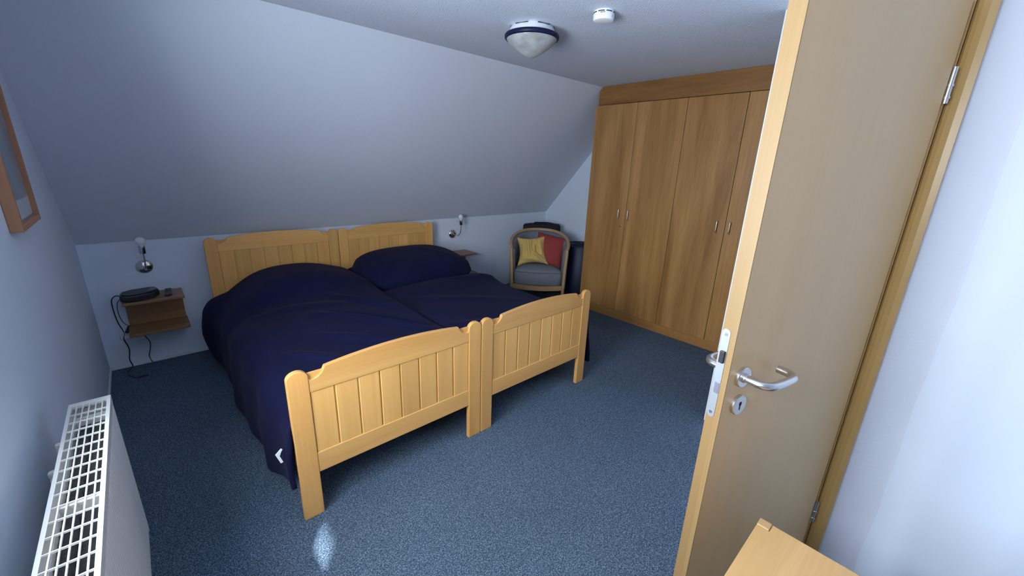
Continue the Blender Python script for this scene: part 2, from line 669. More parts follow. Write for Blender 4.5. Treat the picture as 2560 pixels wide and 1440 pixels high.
def make_bed(x0, label):
    off = (x0+BW/2, (FY+HY)/2, 0)
    root = empty('single_bed', off, label=label, cat='bed', group='pair of single beds pushed together')
    bed_end(root, 'footboard', x0, FY, 0, off)
    bed_end(root, 'headboard', x0, HY-0.001, RISE, off)
    for xa in (x0+0.012, x0+BW-0.037):
        box('side_rail', xa, xa+0.025, FY+0.026, HY, 0.235, 0.345, m_bed['y'], root, bevel=0.003, off=off)
    box('slat_base', x0+0.037, x0+BW-0.037, FY+0.04, HY-0.02, 0.27, 0.30, m_bed['x'], root, off=off)
    box('mattress', x0+0.045, x0+BW-0.045, FY+0.05, HY-0.02, 0.30, 0.46, m_mattress, root, bevel=0.03, seg=3, off=off)
    return root


make_bed(BX, 'alder single bed with planked boards nearest the radiator wall')
make_bed(BX+BW+0.0015, 'alder single bed with planked boards on the wardrobe side')


# ------------------------------------------------------------------ bedding
def sm(a, b, x):
    t = np.clip((x-a)/(b-a), 0, 1)
    return t*t*(3-2*t)


def seg_dist(x, y, p, q):
    px, py = p
    dx, dy = q[0]-px, q[1]-py
    L2 = dx*dx+dy*dy
    t = np.clip(((x-px)*dx+(y-py)*dy)/L2, 0, 1)
    d = np.hypot(x-px-t*dx, y-py-t*dy)
    return d, t


def ridge(x, y, p, q, amp, sig):
    d, t = seg_dist(x, y, p, q)
    return amp*np.exp(-(d/sig)**2)*np.sin(PI*np.clip(0.08+0.84*t, 0, 1))


NOI = np.random.RandomState(3)
NW = [(NOI.uniform(2, 9), NOI.uniform(2, 9), NOI.uniform(0, 6.28), NOI.uniform(0, 6.28)) for _ in range(7)]


def lump(x, y):
    s = 0
    for a, b, p, q in NW:
        s = s+np.sin(a*x+p+0.7*np.sin(b*y))*np.sin(b*y+q)/(0.5*(a+b))
    return s


def H_left(x, y):
    base = 0.555+0.0*x
    base = base+0.050*np.exp(-((x-1.18)/0.50)**2)*sm(-2.35, -1.3, y)      # puffed middle
    pil = 0.112*np.exp(-((y+0.52)/0.36)**4)*np.exp(-np.abs((x-1.17)/0.46)**2.6)    # pillow under the cover
    z = base+pil
    z = z+ridge(x, y, (1.05, -1.30), (1.60, -1.95), 0.030, 0.034)
    z = z+ridge(x, y, (0.95, -1.62), (1.55, -2.18), 0.028, 0.034)
    z = z+ridge(x, y, (1.25, -1.00), (1.62, -1.55), 0.034, 0.038)
    z = z+ridge(x, y, (0.80, -1.75), (1.10, -2.12), 0.026, 0.036)
    z = z-ridge(x, y, (1.15, -1.34), (1.58, -1.84), 0.014, 0.04)
    z = z+ridge(x, y, (0.78, -1.05), (1.35, -1.25), 0.016, 0.05)
    z = z+ridge(x, y, (0.86, -2.02), (1.30, -2.16), 0.016, 0.035)
    z = z+0.007*lump(x, y)
    z = z-0.05*sm(-0.32, -0.20, y)-0.10*np.exp(-((x-0.64)/0.20)**2)*sm(-1.5, -0.5, y)
    return z


def H_right(x, y):
    base = 0.535+0.0*x
    base = base+0.022*np.exp(-((x-2.15)/0.45)**2)
    z = base
    z = z+0.030*np.exp(-((y+1.10)/0.14)**2)*sm(1.65, 1.95, x)       # turned edge in front of the pillow
    z = z-0.055*sm(-0.98, -0.84, y)
    z = z+ridge(x, y, (1.75, -1.25), (2.40, -1.75), 0.012, 0.05)
    z = z+ridge(x, y, (2.05, -1.02), (2.62, -1.16), 0.014, 0.035)
    z = z+ridge(x, y, (1.72, -1.85), (2.10, -2.10), 0.012, 0.04)
    z = z+ridge(x, y, (2.50, -0.95), (2.66, -1.35), 0.012, 0.05)
    z = z+0.009*lump(x+3, y)
    return z


def coverlet(name, sect, ya, yb, ny, ns, thick, mat):
    V = []
    ys = np.linspace(ya, yb, ny)
    for y in ys:
        P = np.array(catmull(sect(y), 4))
        d = np.concatenate([[0], np.cumsum(np.linalg.norm(np.diff(P, axis=0), axis=1))])
        u = np.linspace(0, d[-1], ns)
        V.append(np.stack([np.interp(u, d, P[:, k]) for k in range(P.shape[1])], 1))
    return grid_mesh(name, np.array(V), ny, ns, mat, thick=thick)


def sect_left(y):
    w = 0.012*math.sin(7*y+1)+0.008*math.sin(17*y)
    hb = float(sm(-0.52, -0.27, y))            # head end: cloth flares past the post and stops short of the floor
    hem = 0.085+0.125*hb
    fy = float(sm(-1.9, -2.24, y))
    hem += 0.10*fy
    xh = 0.606+w-0.052*hb+0.01*fy
    xs = 0.617+0.5*w-0.048*hb
    edge = float(H_left(np.array(0.72), np.array(y)))
    hug = 0.030*float(sm(-1.85, -2.15, y))
    xh, xs = xh+hug, xs+hug*0.9
    yd = y-0.032*float(sm(-2.0, -2.238, y))
    pts = [(xh, yd, hem), (xs-0.01, yd, hem+(edge-0.09-hem)*0.45), (xs+0.0, yd, hem+(edge-0.09-hem)*0.75), (xs+0.012, y-0.5*(y-yd), edge-0.09), (xs+0.065, y, edge-0.025)]
    for x in np.linspace(0.74, 1.60, 42):
        pts.append((x, y, float(H_left(np.array(x), np.array(y)))))
    zr = float(H_left(np.array(1.64), np.array(y)))
    pts += [(1.655+0.01*math.sin(5*y), y, zr-0.022), (1.69+0.012*math.sin(5*y), y, zr-0.075)]
    return pts


def dense_left(y):
    pts = catmull(sect_left(y), 4)
    return pts


cl = coverlet('coverlet', sect_left, -0.215, -2.238, 150, 130, 0.02, m_navy)
tag(cl, 'navy coverlet draped over the bed nearest the radiator and hanging down its side', 'coverlet')


def sect_right(y):
    w = 0.012*math.sin(6*y+2)
    pts = [(1.62, y, 0.470)]
    for x in np.linspace(1.66, 2.56, 42):
        pts.append((x, y, float(H_right(np.array(x), np.array(y)))))
    e = float(H_right(np.array(2.58), np.array(y)))
    fy = float(sm(-1.6, -2.2, y))
    pts += [(2.64, y, e-0.022), (2.672+w*.4, y, e-0.075), (2.688+w*.6, y, 0.36), (2.700+w+0.02*fy, y, 0.22-0.03*fy), (2.70+w+0.03*fy, y, 0.15-0.04*fy)]
    return pts


cr = coverlet('coverlet', sect_right, -0.215, -2.238, 140, 120, 0.02, m_navy)
tag(cr, 'navy coverlet lying flat on the bed beside the wardrobe, below its pillow', 'coverlet')
# corner of pale cloth peeking out at the hem of the hanging cover
q = [(0.5955, 0.3711), (0.6185, 0.3925), (0.6235, 0.3870), (0.6180, 0.3790), (0.6100, 0.3594), (0.6195, 0.3263), (0.6100, 0.3240)]
bm = bmesh.new()
A = [bm.verts.new((x, -2.252+0.10*(0.62-x), z)) for x, z in q]
B = [bm.verts.new((x, -2.249+0.10*(0.62-x), z)) for x, z in q]
bm.faces.new(A)
bm.faces.new(B[::-1])
for i in range(7):
    bm.faces.new((A[i], A[(i+1) % 7], B[(i+1) % 7], B[i]))
lb = from_bm('care_tag', bm, m_label, cl)
lb['label'] = 'small white cloth tag at the hem'


def pillow(name, w, h, t, mat, pinch=0.10, n=25, folds=(), rnd=0.0):
    """closed pillow, w along x, h along y, lying in the xy plane"""
    us = np.linspace(-1, 1, n)
    U, V_ = np.meshgrid(us, us, indexing='ij')
    if rnd:
        k = np.maximum(np.abs(U), np.abs(V_))/np.maximum((np.abs(U)**rnd+np.abs(V_)**rnd)**(1/rnd), 1e-9)
        U, V_ = U*k, V_*k
    X = U*w/2*(1-pinch*(1-V_**2)*np.abs(U))
    Y = V_*h/2*(1-pinch*(1-U**2)*np.abs(V_))
    Z = t/2*(np.power(np.clip(1-(np.abs(U)**rnd+np.abs(V_)**rnd)**(1.0), 0, 1), 0.5) if rnd else np.power(np.clip((1-U**4)*(1-V_**4), 0, 1), 0.5))
    F = np.zeros_like(X)
    for p, q_, amp, sig in folds:
        F = F+ridge(X, Y, p, q_, amp, sig)*np.clip((1-U**4)*(1-V_**4), 0, 1)
    top = np.stack([X, Y, Z+F], 2)
    bot = np.stack([X, Y, -Z], 2)
    verts = np.concatenate([top.reshape(-1, 3), bot.reshape(-1, 3)]).tolist()
    N2 = n*n
    faces = []
    for i in range(n-1):
        for j in range(n-1):
            a = i*n+j
            faces.append((a, a+n, a+n+1, a+1))
            faces.append((a+N2, a+N2+1, a+N2+n+1, a+N2+n))
    me = bpy.data.meshes.new(name)
    me.from_pydata(verts, [], faces)
    bm = bmesh.new()
    bm.from_mesh(me)
    bmesh.ops.remove_doubles(bm, verts=bm.verts[:], dist=1e-5)
    bmesh.ops.recalc_face_normals(bm, faces=bm.faces[:])
    bm.to_mesh(me)
    bm.free()
    return link(name, me, mat, None, None, True)


p1_ = pillow('pillow', 1.05, 0.78, 0.31, m_navy, pinch=0.0, n=41, rnd=3.0, folds=[((0.1, 0.1), (0.4, -0.3), 0.01, 0.05)])
p1_.matrix_world = Matrix.Translation((2.16, -0.60, 0.595)) @ Matrix.Rotation(math.radians(7), 4, 'X')
tag(p1_, 'plump navy pillow against the headboard on the wardrobe-side bed', 'pillow')
p2_ = pillow('pillow', 0.60, 0.40, 0.13, m_navy, pinch=0.03)
p2_.matrix_world = Matrix.Translation((1.96, -0.42, 0.545)) @ Matrix.Rotation(math.radians(4), 4, 'X')
tag(p2_, 'flat navy pillow whose corner pokes out under the plump pillow', 'pillow')


# ------------------------------------------------------------------ bedside wall shelves
def make_shelf(x0, x1, label):
    off = ((x0+x1)/2, 0, 0.30)
    r = empty('wall_shelf', off, label=label, cat='shelf', group='bedside wall shelves')
    box('top_board', x0, x1, -0.25, -0.001, 0.532, 0.551, m_shelf, r, bevel=0.003, off=off)
    box('back_panel', x0+0.004, x1-0.006, -0.026, -0.001, 0.324, 0.532, m_shelf, r, bevel=0.002, off=off)
    box('lower_board', x0-0.002, x1, -0.25, -0.001, 0.303, 0.324, m_shelf, r, bevel=0.003, off=off)
    return r


make_shelf(0.158, 0.494, 'brown wooden wall shelf under the clock radio')
make_shelf(2.842, 3.170, 'empty brown wooden wall shelf between bed and armchair')

# clock radio
cx, cy, cz = 0.262, -0.135, 0.551
dv = empty('clock_radio', (cx, cy, cz), rz=math.radians(12), label='black clock radio with a slanted front on the bedside shelf', cat='radio')
out = [(-0.118, -0.035), (-0.095, -0.078), (-0.03, -0.092), (0.055, -0.078), (0.100, -0.015), (0.105, 0.045), (0.07, 0.075), (-0.04, 0.078), (-0.10, 0.045)]
prism('body', out, 'z', 0.0, 0.042, m_black, dv, bevel=0.006)
top_o = [(x*0.9, y*0.85+0.004) for x, y in out]
prism('top_cover', top_o, 'z', 0.041, 0.050, m_black, dv, bevel=0.004)
prism('display_face', [(0.02, -0.062), (0.078, -0.045), (0.094, 0.02), (0.052, 0.0)], 'z', 0.049, 0.0525, plain('display_dark', (0.03, 0.035, 0.045), 0.12), dv)

rm = empty('remote_control', (0.412, -0.115, 0.551), rz=math.radians(-3), label='small black remote control on the bedside shelf', cat='remote')
prism('body', [(-0.020, -0.085), (0.020, -0.085), (0.020, 0.085), (-0.020, 0.085)], 'z', 0.0, 0.016, m_black, rm, bevel=0.005)
for i in range(4):
    for j in range(2):
        box('button', -0.012+j*0.014, -0.003+j*0.014, -0.02+i*0.022, -0.008+i*0.022, 0.0155, 0.0185, plain('button_grey', (0.05, 0.055, 0.07), 0.5) if (i+j) == 0 else bpy.data.materials['button_grey'], rm, bevel=0.001)

# socket, plug and cables on the knee wall
so = empty('wall_socket', (0.135, 0, 0.262), label='white wall socket below the corner of the clock radio shelf', cat='socket')
box('cover_plate', -0.041, 0.041, -0.012, -0.0005, -0.041, 0.041, m_white, so, bevel=0.004)
lathe('socket_well', [(0.021, 0), (0.021, 0.002), (0.018, 0.002), (0.018, 0.0005), (0, 0.0005)], plain('socket_well_white', (0.6, 0.62, 0.66), 0.5), so, 24, Matrix.Translation((0, -0.012, 0)) @ Matrix.Rotation(PI/2, 4, 'X'))
pc = empty('power_cable', (0.10, -0.01, 0.0), label='black cable from the clock radio down the knee wall to the carpet', cat='cable')
path = catmull([(0.160, -0.10, 0.566), (0.130, -0.075, 0.57), (0.104, -0.045, 0.535), (0.098, -0.02, 0.46), (0.104, -0.012, 0.36), (0.122, -0.010, 0.27), (0.112, -0.010, 0.225), (0.126, -0.010, 0.14), (0.114, -0.010, 0.06), (0.122, -0.014, 0.006),
                (0.105, -0.06, 0.004), (0.092, -0.13, 0.004), (0.110, -0.20, 0.004), (0.150, -0.25, 0.004), (0.195, -0.252, 0.005)], 8)
tube('wire', path, 0.0032, m_cable, pc, 8, off=(0.10, -0.01, 0))
tube('connector', [(0.150, -0.250, 0.006), (0.202, -0.250, 0.006)], 0.006, m_cable, pc, 8, off=(0.10, -0.01, 0))
pl = empty('plug_cable', (0.16, -0.03, 0.27), label='black plug and thin flex between the wall socket and the shelf', cat='cable')
tube('plug', [(0.137, -0.014, 0.275), (0.150, -0.032, 0.300), (0.156, -0.038, 0.325)], [0.012, 0.013, 0.007], m_cable, pl, 10, off=(0.16, -0.03, 0.27))
tube('flex', catmull([(0.156, -0.036, 0.325), (0.130, -0.02, 0.36), (0.118, -0.012, 0.43), (0.126, -0.012, 0.50), (0.150, -0.010, 0.530)], 8), 0.002, m_cable, pl, 6, off=(0.16, -0.03, 0.27))
pd = empty('lamp_cable', (0.24, -0.01, 0.0), label='thin black cable hanging from under the clock radio shelf to the floor', cat='cable')
tube('wire', catmull([(0.215, -0.02, 0.304), (0.213, -0.012, 0.26), (0.228, -0.009, 0.215), (0.246, -0.009, 0.165), (0.238, -0.009, 0.11), (0.224, -0.009, 0.06), (0.228, -0.009, 0.02), (0.234, -0.012, 0.003)], 8), 0.0028, m_cable, pd, 8, off=(0.24, -0.01, 0))


# ------------------------------------------------------------------ wall lamps
def make_sconce(x, z, base_mat, label):
    r = empty('wall_lamp', (x, 0, z), label=label, cat='lamp', group='bare-bulb wall lamps')
    lathe('base', [(0, 0.0005), (0.050, 0.0005), (0.050, 0.006), (0.046, 0.012), (0.030, 0.020), (0.008, 0.024), (0, 0.024)], base_mat, r, 36, Matrix.Rotation(PI/2, 4, 'X'))
    tube('arm', catmull([(0, -0.02, 0.0), (0.003, -0.06, -0.008), (0.006, -0.11, 0.0), (0.008, -0.148, 0.035), (0.010, -0.158, 0.085), (0.011, -0.16, 0.125)], 8), 0.0045, m_chrome, r, 10)
    mt = Matrix.Translation((0.011, -0.16, 0.122)) @ Matrix.Rotation(math.radians(-4), 4, 'X')
    lathe('socket', [(0, 0), (0.016, 0), (0.0185, 0.003), (0.0185, 0.052), (0.016, 0.054), (0, 0.054)], m_chrome, r, 24, mt)
    prof = [(0.012, 0.050), (0.013, 0.062)]
    for i in range(0, 13):
        a = -0.95+i*(PI/2+0.95)/12
        prof.append((max(0.0275*math.cos(a), 0), 0.088+0.0275*math.sin(a)))
    lathe('bulb', prof, m_bulb, r, 24, mt)
    return r


make_sconce(0.314, 0.742, m_chrome, 'chrome wall lamp with bare white bulb above the clock radio')
make_sconce(2.994, 0.752, m_chrome, 'chrome wall lamp with bare white bulb above the empty shelf')

# ------------------------------------------------------------------ wardrobe
XW = 3.9412
WY = [-1.1733-0.4776*i for i in range(5)]
wr = empty('wardrobe', (4.25, -2.13, 0), label='built-in honey-brown wardrobe with four tall doors', cat='wardrobe')
off = (4.25, -2.13, 0)
bm = bmesh.new()
add_box(bm, XW+0.040-off[0], 4.555-off[0], WY[4]-0.004-off[1], WY[4]+0.016-off[1], 0.0, 2.135)
add_box(bm, XW+0.040-off[0], 4.555-off[0], WY[0]-0.019-off[1], WY[0]-off[1], 0.0, 2.135)
add_box(bm, XW+0.040-off[0], 4.555-off[0], WY[4]+0.016-off[1], WY[0]-0.019-off[1], 2.117, 2.135)
add_box(bm, XW+0.040-off[0], 4.555-off[0], WY[4]+0.016-off[1], WY[0]-0.019-off[1], 0.07, 0.088)
from_bm('carcass', bm, m_wdoor, wr)
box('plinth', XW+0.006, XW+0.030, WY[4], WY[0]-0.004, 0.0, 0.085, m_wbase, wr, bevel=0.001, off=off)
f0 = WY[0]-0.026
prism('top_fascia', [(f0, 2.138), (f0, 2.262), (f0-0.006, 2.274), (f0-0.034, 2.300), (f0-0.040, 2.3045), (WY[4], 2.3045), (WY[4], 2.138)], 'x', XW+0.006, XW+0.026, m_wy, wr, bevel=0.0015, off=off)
for i in range(4):
    g = 0.0022
    dr = box('door', XW, XW+0.019, WY[i+1]+g, WY[i]-g, 0.0885, 2.133, m_wdoor, wr, bevel=0.0012, off=off)
    hy = (WY[i+1]+0.062) if i in (0, 2) else (WY[i]-0.042)
    hy = {0: -1.586, 1: -1.693, 2: -2.546, 3: -2.651}[i]
    tube('handle', catmull([(XW+0.001, hy, 1.153), (XW-0.022, hy, 1.152), (XW-0.029, hy, 1.142), (XW-0.030, hy, 1.104), (XW-0.029, hy, 1.066), (XW-0.022, hy, 1.056), (XW+0.001, hy, 1.055)], 6), 0.0048, m_steel, dr, 10, off=off)
    if i == 0:
        lathe('lock', [(0, 0.0), (0.010, 0.0), (0.010, 0.003), (0.0075, 0.004), (0, 0.004)], m_steel, dr, 20,
              Matrix.Translation((XW-off[0]+0.001, -1.611-off[1], 0.986)) @ Matrix.Rotation(-PI/2, 4, 'Y'))

# ------------------------------------------------------------------ ceiling lamp and smoke detector
cl_ = empty('ceiling_lamp', (2.22, -1.978, ZC), label='round ceiling lamp with blue ring and marbled glass cone', cat='lamp')
lathe('ceiling_plate', [(0, -0.0005), (0.118, -0.0005), (0.126, -0.010), (0.140, -0.040), (0.140, -0.050), (0, -0.050)], m_white, cl_, 48)
for k in range(6):
    a = 2*PI*k/6+0.3
    b_ = box('vent_slot', -0.040, 0.040, -0.0012, 0.0012, -0.0022, 0.0022, m_slot, cl_)
    b_.location = (0.124*math.cos(a), 0.124*math.sin(a), -0.0075)
    b_.rotation_euler = (0, 0, a+PI/2)
bm = bmesh.new()
n_, k_ = 56, 12
rings = []
for i in range(n_):
    a = 2*PI*i/n_
    rings.append([bm.verts.new(((0.149+0.0105*math.cos(2*PI*j/k_))*math.cos(a), (0.149+0.0105*math.cos(2*PI*j/k_))*math.sin(a), -0.052+0.0135*math.sin(2*PI*j/k_))) for j in range(k_)])
for i in range(n_):
    for j in range(k_):
        bm.faces.new((rings[i][j], rings[(i+1) % n_][j], rings[(i+1) % n_][(j+1) % k_], rings[i][(j+1) % k_]))
from_bm('ring', bm, m_ring, cl_, None, True)
prof = [(0.147, -0.056), (0.146, -0.066), (0.130, -0.085), (0.100, -0.109), (0.062, -0.134), (0.030, -0.151), (0.012, -0.158), (0, -0.160)]
lathe('glass_shade', [(0, -0.052)]+prof, m_lampglass, cl_, 48)

sd = empty('smoke_detector', (2.283, -2.434, ZC), label='small round white smoke detector on the ceiling', cat='smoke detector')
lathe('housing', [(0, -0.0005), (0.051, -0.0005), (0.053, -0.004), (0.053, -0.036), (0.049, -0.044), (0.040, -0.047), (0, -0.048)], m_smoke, sd, 40)
for k in range(8):
    bm = bmesh.new()
    a0 = 2*PI*k/8+0.06
    segs = 6
    ring_ = []
    for s_ in range(segs+1):
        a = a0+(2*PI/8-0.16)*s_/segs
        ring_.append([bm.verts.new((r_*math.cos(a), r_*math.sin(a), z_)) for r_, z_ in ((0.052, -0.0085), (0.0535, -0.0085), (0.0535, -0.0135), (0.052, -0.0135))])
    for A, B in zip(ring_, ring_[1:]):
        for j in range(4):
            bm.faces.new((A[j], A[(j+1) % 4], B[(j+1) % 4], B[j]))
    bm.faces.new(ring_[0])
    bm.faces.new(ring_[-1][::-1])
    from_bm('air_slot', bm, m_slot, sd)
# row of small printed marks under the slots on the side facing the room, and one lower dash
for k, (da, w_) in enumerate([(-0.14, 0.004), (-0.02, 0.0045), (0.10, 0.003), (0.20, 0.004)]):
    a = math.radians(208)+da
    b_ = box('printed_mark', -w_/2, w_/2, -0.0004, 0.0004, -0.002, 0.002, m_slot, sd)
    b_.location = (0.0532*math.cos(a), 0.0532*math.sin(a), -0.0185+0.0004*k)
    b_.rotation_euler = (0, 0, a+PI/2)
a = math.radians(268)
b_ = box('test_mark', -0.001, 0.001, -0.0004, 0.0004, -0.004, 0.004, m_slot, sd)
b_.location = (0.0530*math.cos(a), 0.0530*math.sin(a), -0.031)
b_.rotation_euler = (0, 0.25, a+PI/2)

# ------------------------------------------------------------------ armchair with cushions, bag and roll behind
AZ = math.radians(46.5)
CD = 4.55
CH = (CAM.x+CD*math.sin(AZ), CAM.y+CD*math.cos(AZ), 0)
ch = empty('tub_armchair', CH, rz=-AZ, label='tub armchair with bent beech frame and grey herringbone seat', cat='armchair')
half = [(-0.318, 0.012, 0.628), (-0.334, 0.10, 0.672), (-0.322, 0.24, 0.716), (-0.270, 0.38, 0.748), (-0.170, 0.50, 0.768), (0, 0.545, 0.776)]
railp = half+[(-x, y, z) for x, y, z in half[-2::-1]]
tube('bent_rail', catmull(railp, 8), 0.020, m_chairw, ch, 12, rz=0.020)
for s in (-1, 1):
    pf = [(s*0.318, 0.010, 0.632), (s*0.316, 0.004, 0.56), (s*0.306, -0.002, 0.40), (s*0.300, 0.0, 0.20), (s*0.296, 0.004, 0.0)]
    tube('leg', catmull(pf, 6), 0.019, m_chairw, ch, 10, rz=0.022, upv=(0, 1, 0))
    tube('leg', catmull([(s*0.20, 0.46, 0.20), (s*0.21, 0.49, 0.10), (s*0.215, 0.52, 0.0)], 6), 0.018, m_chairw, ch, 10)
fr = [(-0.295, 0.012, 0.182), (-0.15, -0.022, 0.178), (0, -0.032, 0.176), (0.15, -0.022, 0.178), (0.295, 0.012, 0.182)]
bm = bmesh.new()
cp = catmull(fr, 8)
rg = []
for p in cp:
    rg.append([bm.verts.new((p[0], p[1]+dy, p[2]+dz)) for dy, dz in ((-0.012, -0.028), (0.012, -0.028), (0.012, 0.028), (-0.012, 0.028))])
for A, B in zip(rg, rg[1:]):
    for j in range(4):
        bm.faces.new((A[j], A[(j+1) % 4], B[(j+1) % 4], B[j]))
bm.faces.new(rg[0])
bm.faces.new(rg[-1][::-1])
from_bm('front_rail', bm, m_chairw, ch)
# curved shell
cr_pts = catmull(railp, 8)
cb = len(cr_pts)
V = []
for i, p in enumerate(cr_pts):
    dx, dy = p[0], p[1]-0.17
    L = math.hypot(dx, dy)
    ux, uy = dx/L, dy/L
    row = []
    for (r_, zf) in ((0.010, 0.0), (0.010, 0.97), (-0.010, 1.0), (-0.040, 0.985), (-0.052, 0.93), (-0.056, 0.5), (-0.050, 0.0)):
        zlo = 0.17
        taper = 0.965+0.035*zf
        row.append((p[0]*taper+ux*r_, p[1]*(taper if p[1] > 0.2 else 1)+uy*r_-(0.006 if i in (0, cb-1) else 0), zlo+(p[2]-0.012-zlo)*zf))
    V.append(row)
V = np.array(V)
sh = grid_mesh('shell', V, len(cr_pts), 7, m_shell, ch)
bm = bmesh.new()
bm.from_mesh(sh.data)
bmesh.ops.holes_fill(bm, edges=[e for e in bm.edges if e.is_boundary], sides=0)
bmesh.ops.recalc_face_normals(bm, faces=bm.faces[:])
bm.to_mesh(sh.data)
bm.free()
# seat cushion
outl = [(-0.272, 0.02), (-0.14, -0.016), (0, -0.026), (0.14, -0.016), (0.272, 0.02), (0.274, 0.20), (0.225, 0.36), (0.12, 0.445), (0, 0.465), (-0.12, 0.445), (-0.225, 0.36), (-0.274, 0.20)]
op = np.array(catmull(outl, 5, True))
cen = np.array([0, 0.20])
V = []
for (sc_, z) in ((0.0, 0.205), (0.97, 0.205), (1.0, 0.222), (1.012, 0.29), (1.006, 0.350), (0.985, 0.364), (0.97, 0.372), (0.85, 0.392), (0.55, 0.412), (0.0, 0.420)):
    V.append([(*(cen+(p-cen)*sc_), z) for p in op]+[(*(cen+(op[0]-cen)*sc_), z)])
st = grid_mesh('seat', np.array(V), len(V), len(op)+1, m_herr, ch)
bm = bmesh.new()
bm.from_mesh(st.data)
bmesh.ops.remove_doubles(bm, verts=bm.verts[:], dist=1e-5)
bmesh.ops.recalc_face_normals(bm, faces=bm.faces[:])
bm.to_mesh(st.data)
bm.free()
wl = [(*(cen+(p-cen)*1.003), 0.358) for p in op]
wl.append(wl[0])
tube('piping', wl, 0.004, plain('piping_grey', (0.08, 0.09, 0.11), 0.9), ch, 6)

CM = Matrix.Translation(CH) @ Matrix.Rotation(-AZ, 4, 'Z')
yc = pillow('cushion', 0.385, 0.375, 0.14, m_yellow, pinch=0.24, n=57,
            folds=[((-0.02, 0.17), (0.0, -0.10), 0.030, 0.018), ((0.060, 0.15), (0.03, -0.02), 0.034, 0.014), ((-0.09, 0.12), (-0.11, -0.12), 0.024, 0.024), ((0.0, -0.02), (0.15, -0.15), 0.040, 0.017), ((-0.11, -0.10), (0.04, -0.13), 0.030, 0.016), ((0.03, 0.12), (0.075, -0.05), -0.034, 0.014), ((-0.045, 0.14), (-0.03, -0.08), -0.026, 0.014), ((0.10, 0.10), (0.12, -0.08), 0.022, 0.016)])
yc.matrix_world = CM @ Matrix.Translation((-0.085, 0.225, 0.565)) @ Matrix.Rotation(math.radians(-6), 4, 'Y') @ Matrix.Rotation(math.radians(64), 4, 'X')
tag(yc, 'crumpled yellow cushion leaning in the tub armchair', 'cushion')
rc = pillow('cushion', 0.37, 0.37, 0.15, m_red, pinch=0.06, n=31)
rc.matrix_world = CM @ Matrix.Translation((0.122, 0.262, 0.572)) @ Matrix.Rotation(math.radians(-12), 4, 'Z') @ Matrix.Rotation(math.radians(9), 4, 'Y') @ Matrix.Rotation(math.radians(72), 4, 'X')
tag(rc, 'dark red cushion behind the yellow one in the tub armchair', 'cushion')

# dark travel bag standing in the corner behind the chair
bgm = Matrix.Translation((CAM.x+5.30*math.sin(AZ), CAM.y+5.30*math.cos(AZ), 0)) @ Matrix.Rotation(-AZ, 4, 'Z')
br = empty('travel_bag', bgm.translation, rz=-AZ, label='dark travel bag standing in the corner behind the tub armchair', cat='bag')
bm = bmesh.new()
add_box(bm, -0.225, 0.255, -0.09, 0.09, 0.0, 0.825)
bmesh.ops.subdivide_edges(bm, edges=bm.edges[:], cuts=5, use_grid_fill=True)
for v in bm.verts:
    x, y, z = v.co
    if z > 0.5:
        v.co.z += 0.012*math.sin(11*x+0.7)-0.02*abs(x-0.02)**2*8+0.004*math.sin(30*x)
        v.co.y *= 1-0.25*(z-0.5)/0.3
    v.co.y += 0.01*math.sin(9*z)
bevel_bm(bm, 0.03, 3, 0.8)
from_bm('body', bm, m_bag, br, None, True)
tube('carry_handle', catmull([(-0.08, 0, 0.822), (-0.07, -0.02, 0.834), (0.02, -0.03, 0.838), (0.10, -0.02, 0.832), (0.12, 0, 0.817)], 6), 0.008, m_bag, br, 8)

rl = empty('rolled_mat', (4.335, -0.84, 0), label='upright dark blue rolled mat between the armchair and the wardrobe', cat='mat')
prof = [(0, 0.0), (0.195, 0.0), (0.20, 0.02), (0.20, 0.615), (0.190, 0.628), (0.12, 0.632), (0, 0.628)]
lathe('roll', prof, m_roll, rl, 40)
sp = []
for i in range(90):
    a = i/90*5.5*2*PI
    r_ = 0.02+0.165*i/90
    sp.append((r_*math.cos(a), r_*math.sin(a), 0.634))
tube('spiral_edge', sp, 0.004, m_roll, rl, 5)

# ------------------------------------------------------------------ room door, standing open
door_az = math.radians(103.5)                      # direction from the free edge to the hinges
dx = Vector((-math.sin(door_az), -math.cos(door_az), 0))   # hinge -> free edge
E_PULL = Vector((1.3137, -3.6253, 0))
LW = 0.722
HINGE = E_PULL-dx*LW
rzd = math.atan2(dx.y, dx.x)                       # local x: hinge -> free edge, local y: towards the viewer
D = empty('door_1', HINGE, rz=rzd, label='open beech room door with steel lever handle', kind='structure')
TD = 0.037
ZT = 1.985
bm = bmesh.new()
add_box(bm, 0.006, LW-0.0135, -TD, -0.013, 0.008, ZT-0.013)
add_box(bm, 0.0, LW-0.001, -0.0125, 0.0, 0.008, ZT)
bmesh.ops.recalc_face_normals(bm, faces=bm.faces[:])
from_bm('leaf', bm, m_door, D)
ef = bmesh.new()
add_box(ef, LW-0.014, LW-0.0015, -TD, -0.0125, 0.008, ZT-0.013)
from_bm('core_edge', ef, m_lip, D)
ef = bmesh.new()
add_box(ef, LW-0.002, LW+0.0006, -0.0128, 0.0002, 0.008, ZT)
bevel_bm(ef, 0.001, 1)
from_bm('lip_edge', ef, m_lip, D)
zh = 1.0735
zk = 0.9955
hx = LW-0.0545
kx = LW-0.060


def rose(par_y, sgn, x, z, nm, par):
    mt = Matrix.Translation((x, par_y, z)) @ Matrix.Rotation(-sgn*PI/2, 4, 'X')
    return lathe(nm, [(0, 0), (0.026, 0), (0.026, 0.0075), (0.0245, 0.009), (0, 0.009)], m_steel, par, 40, mt)


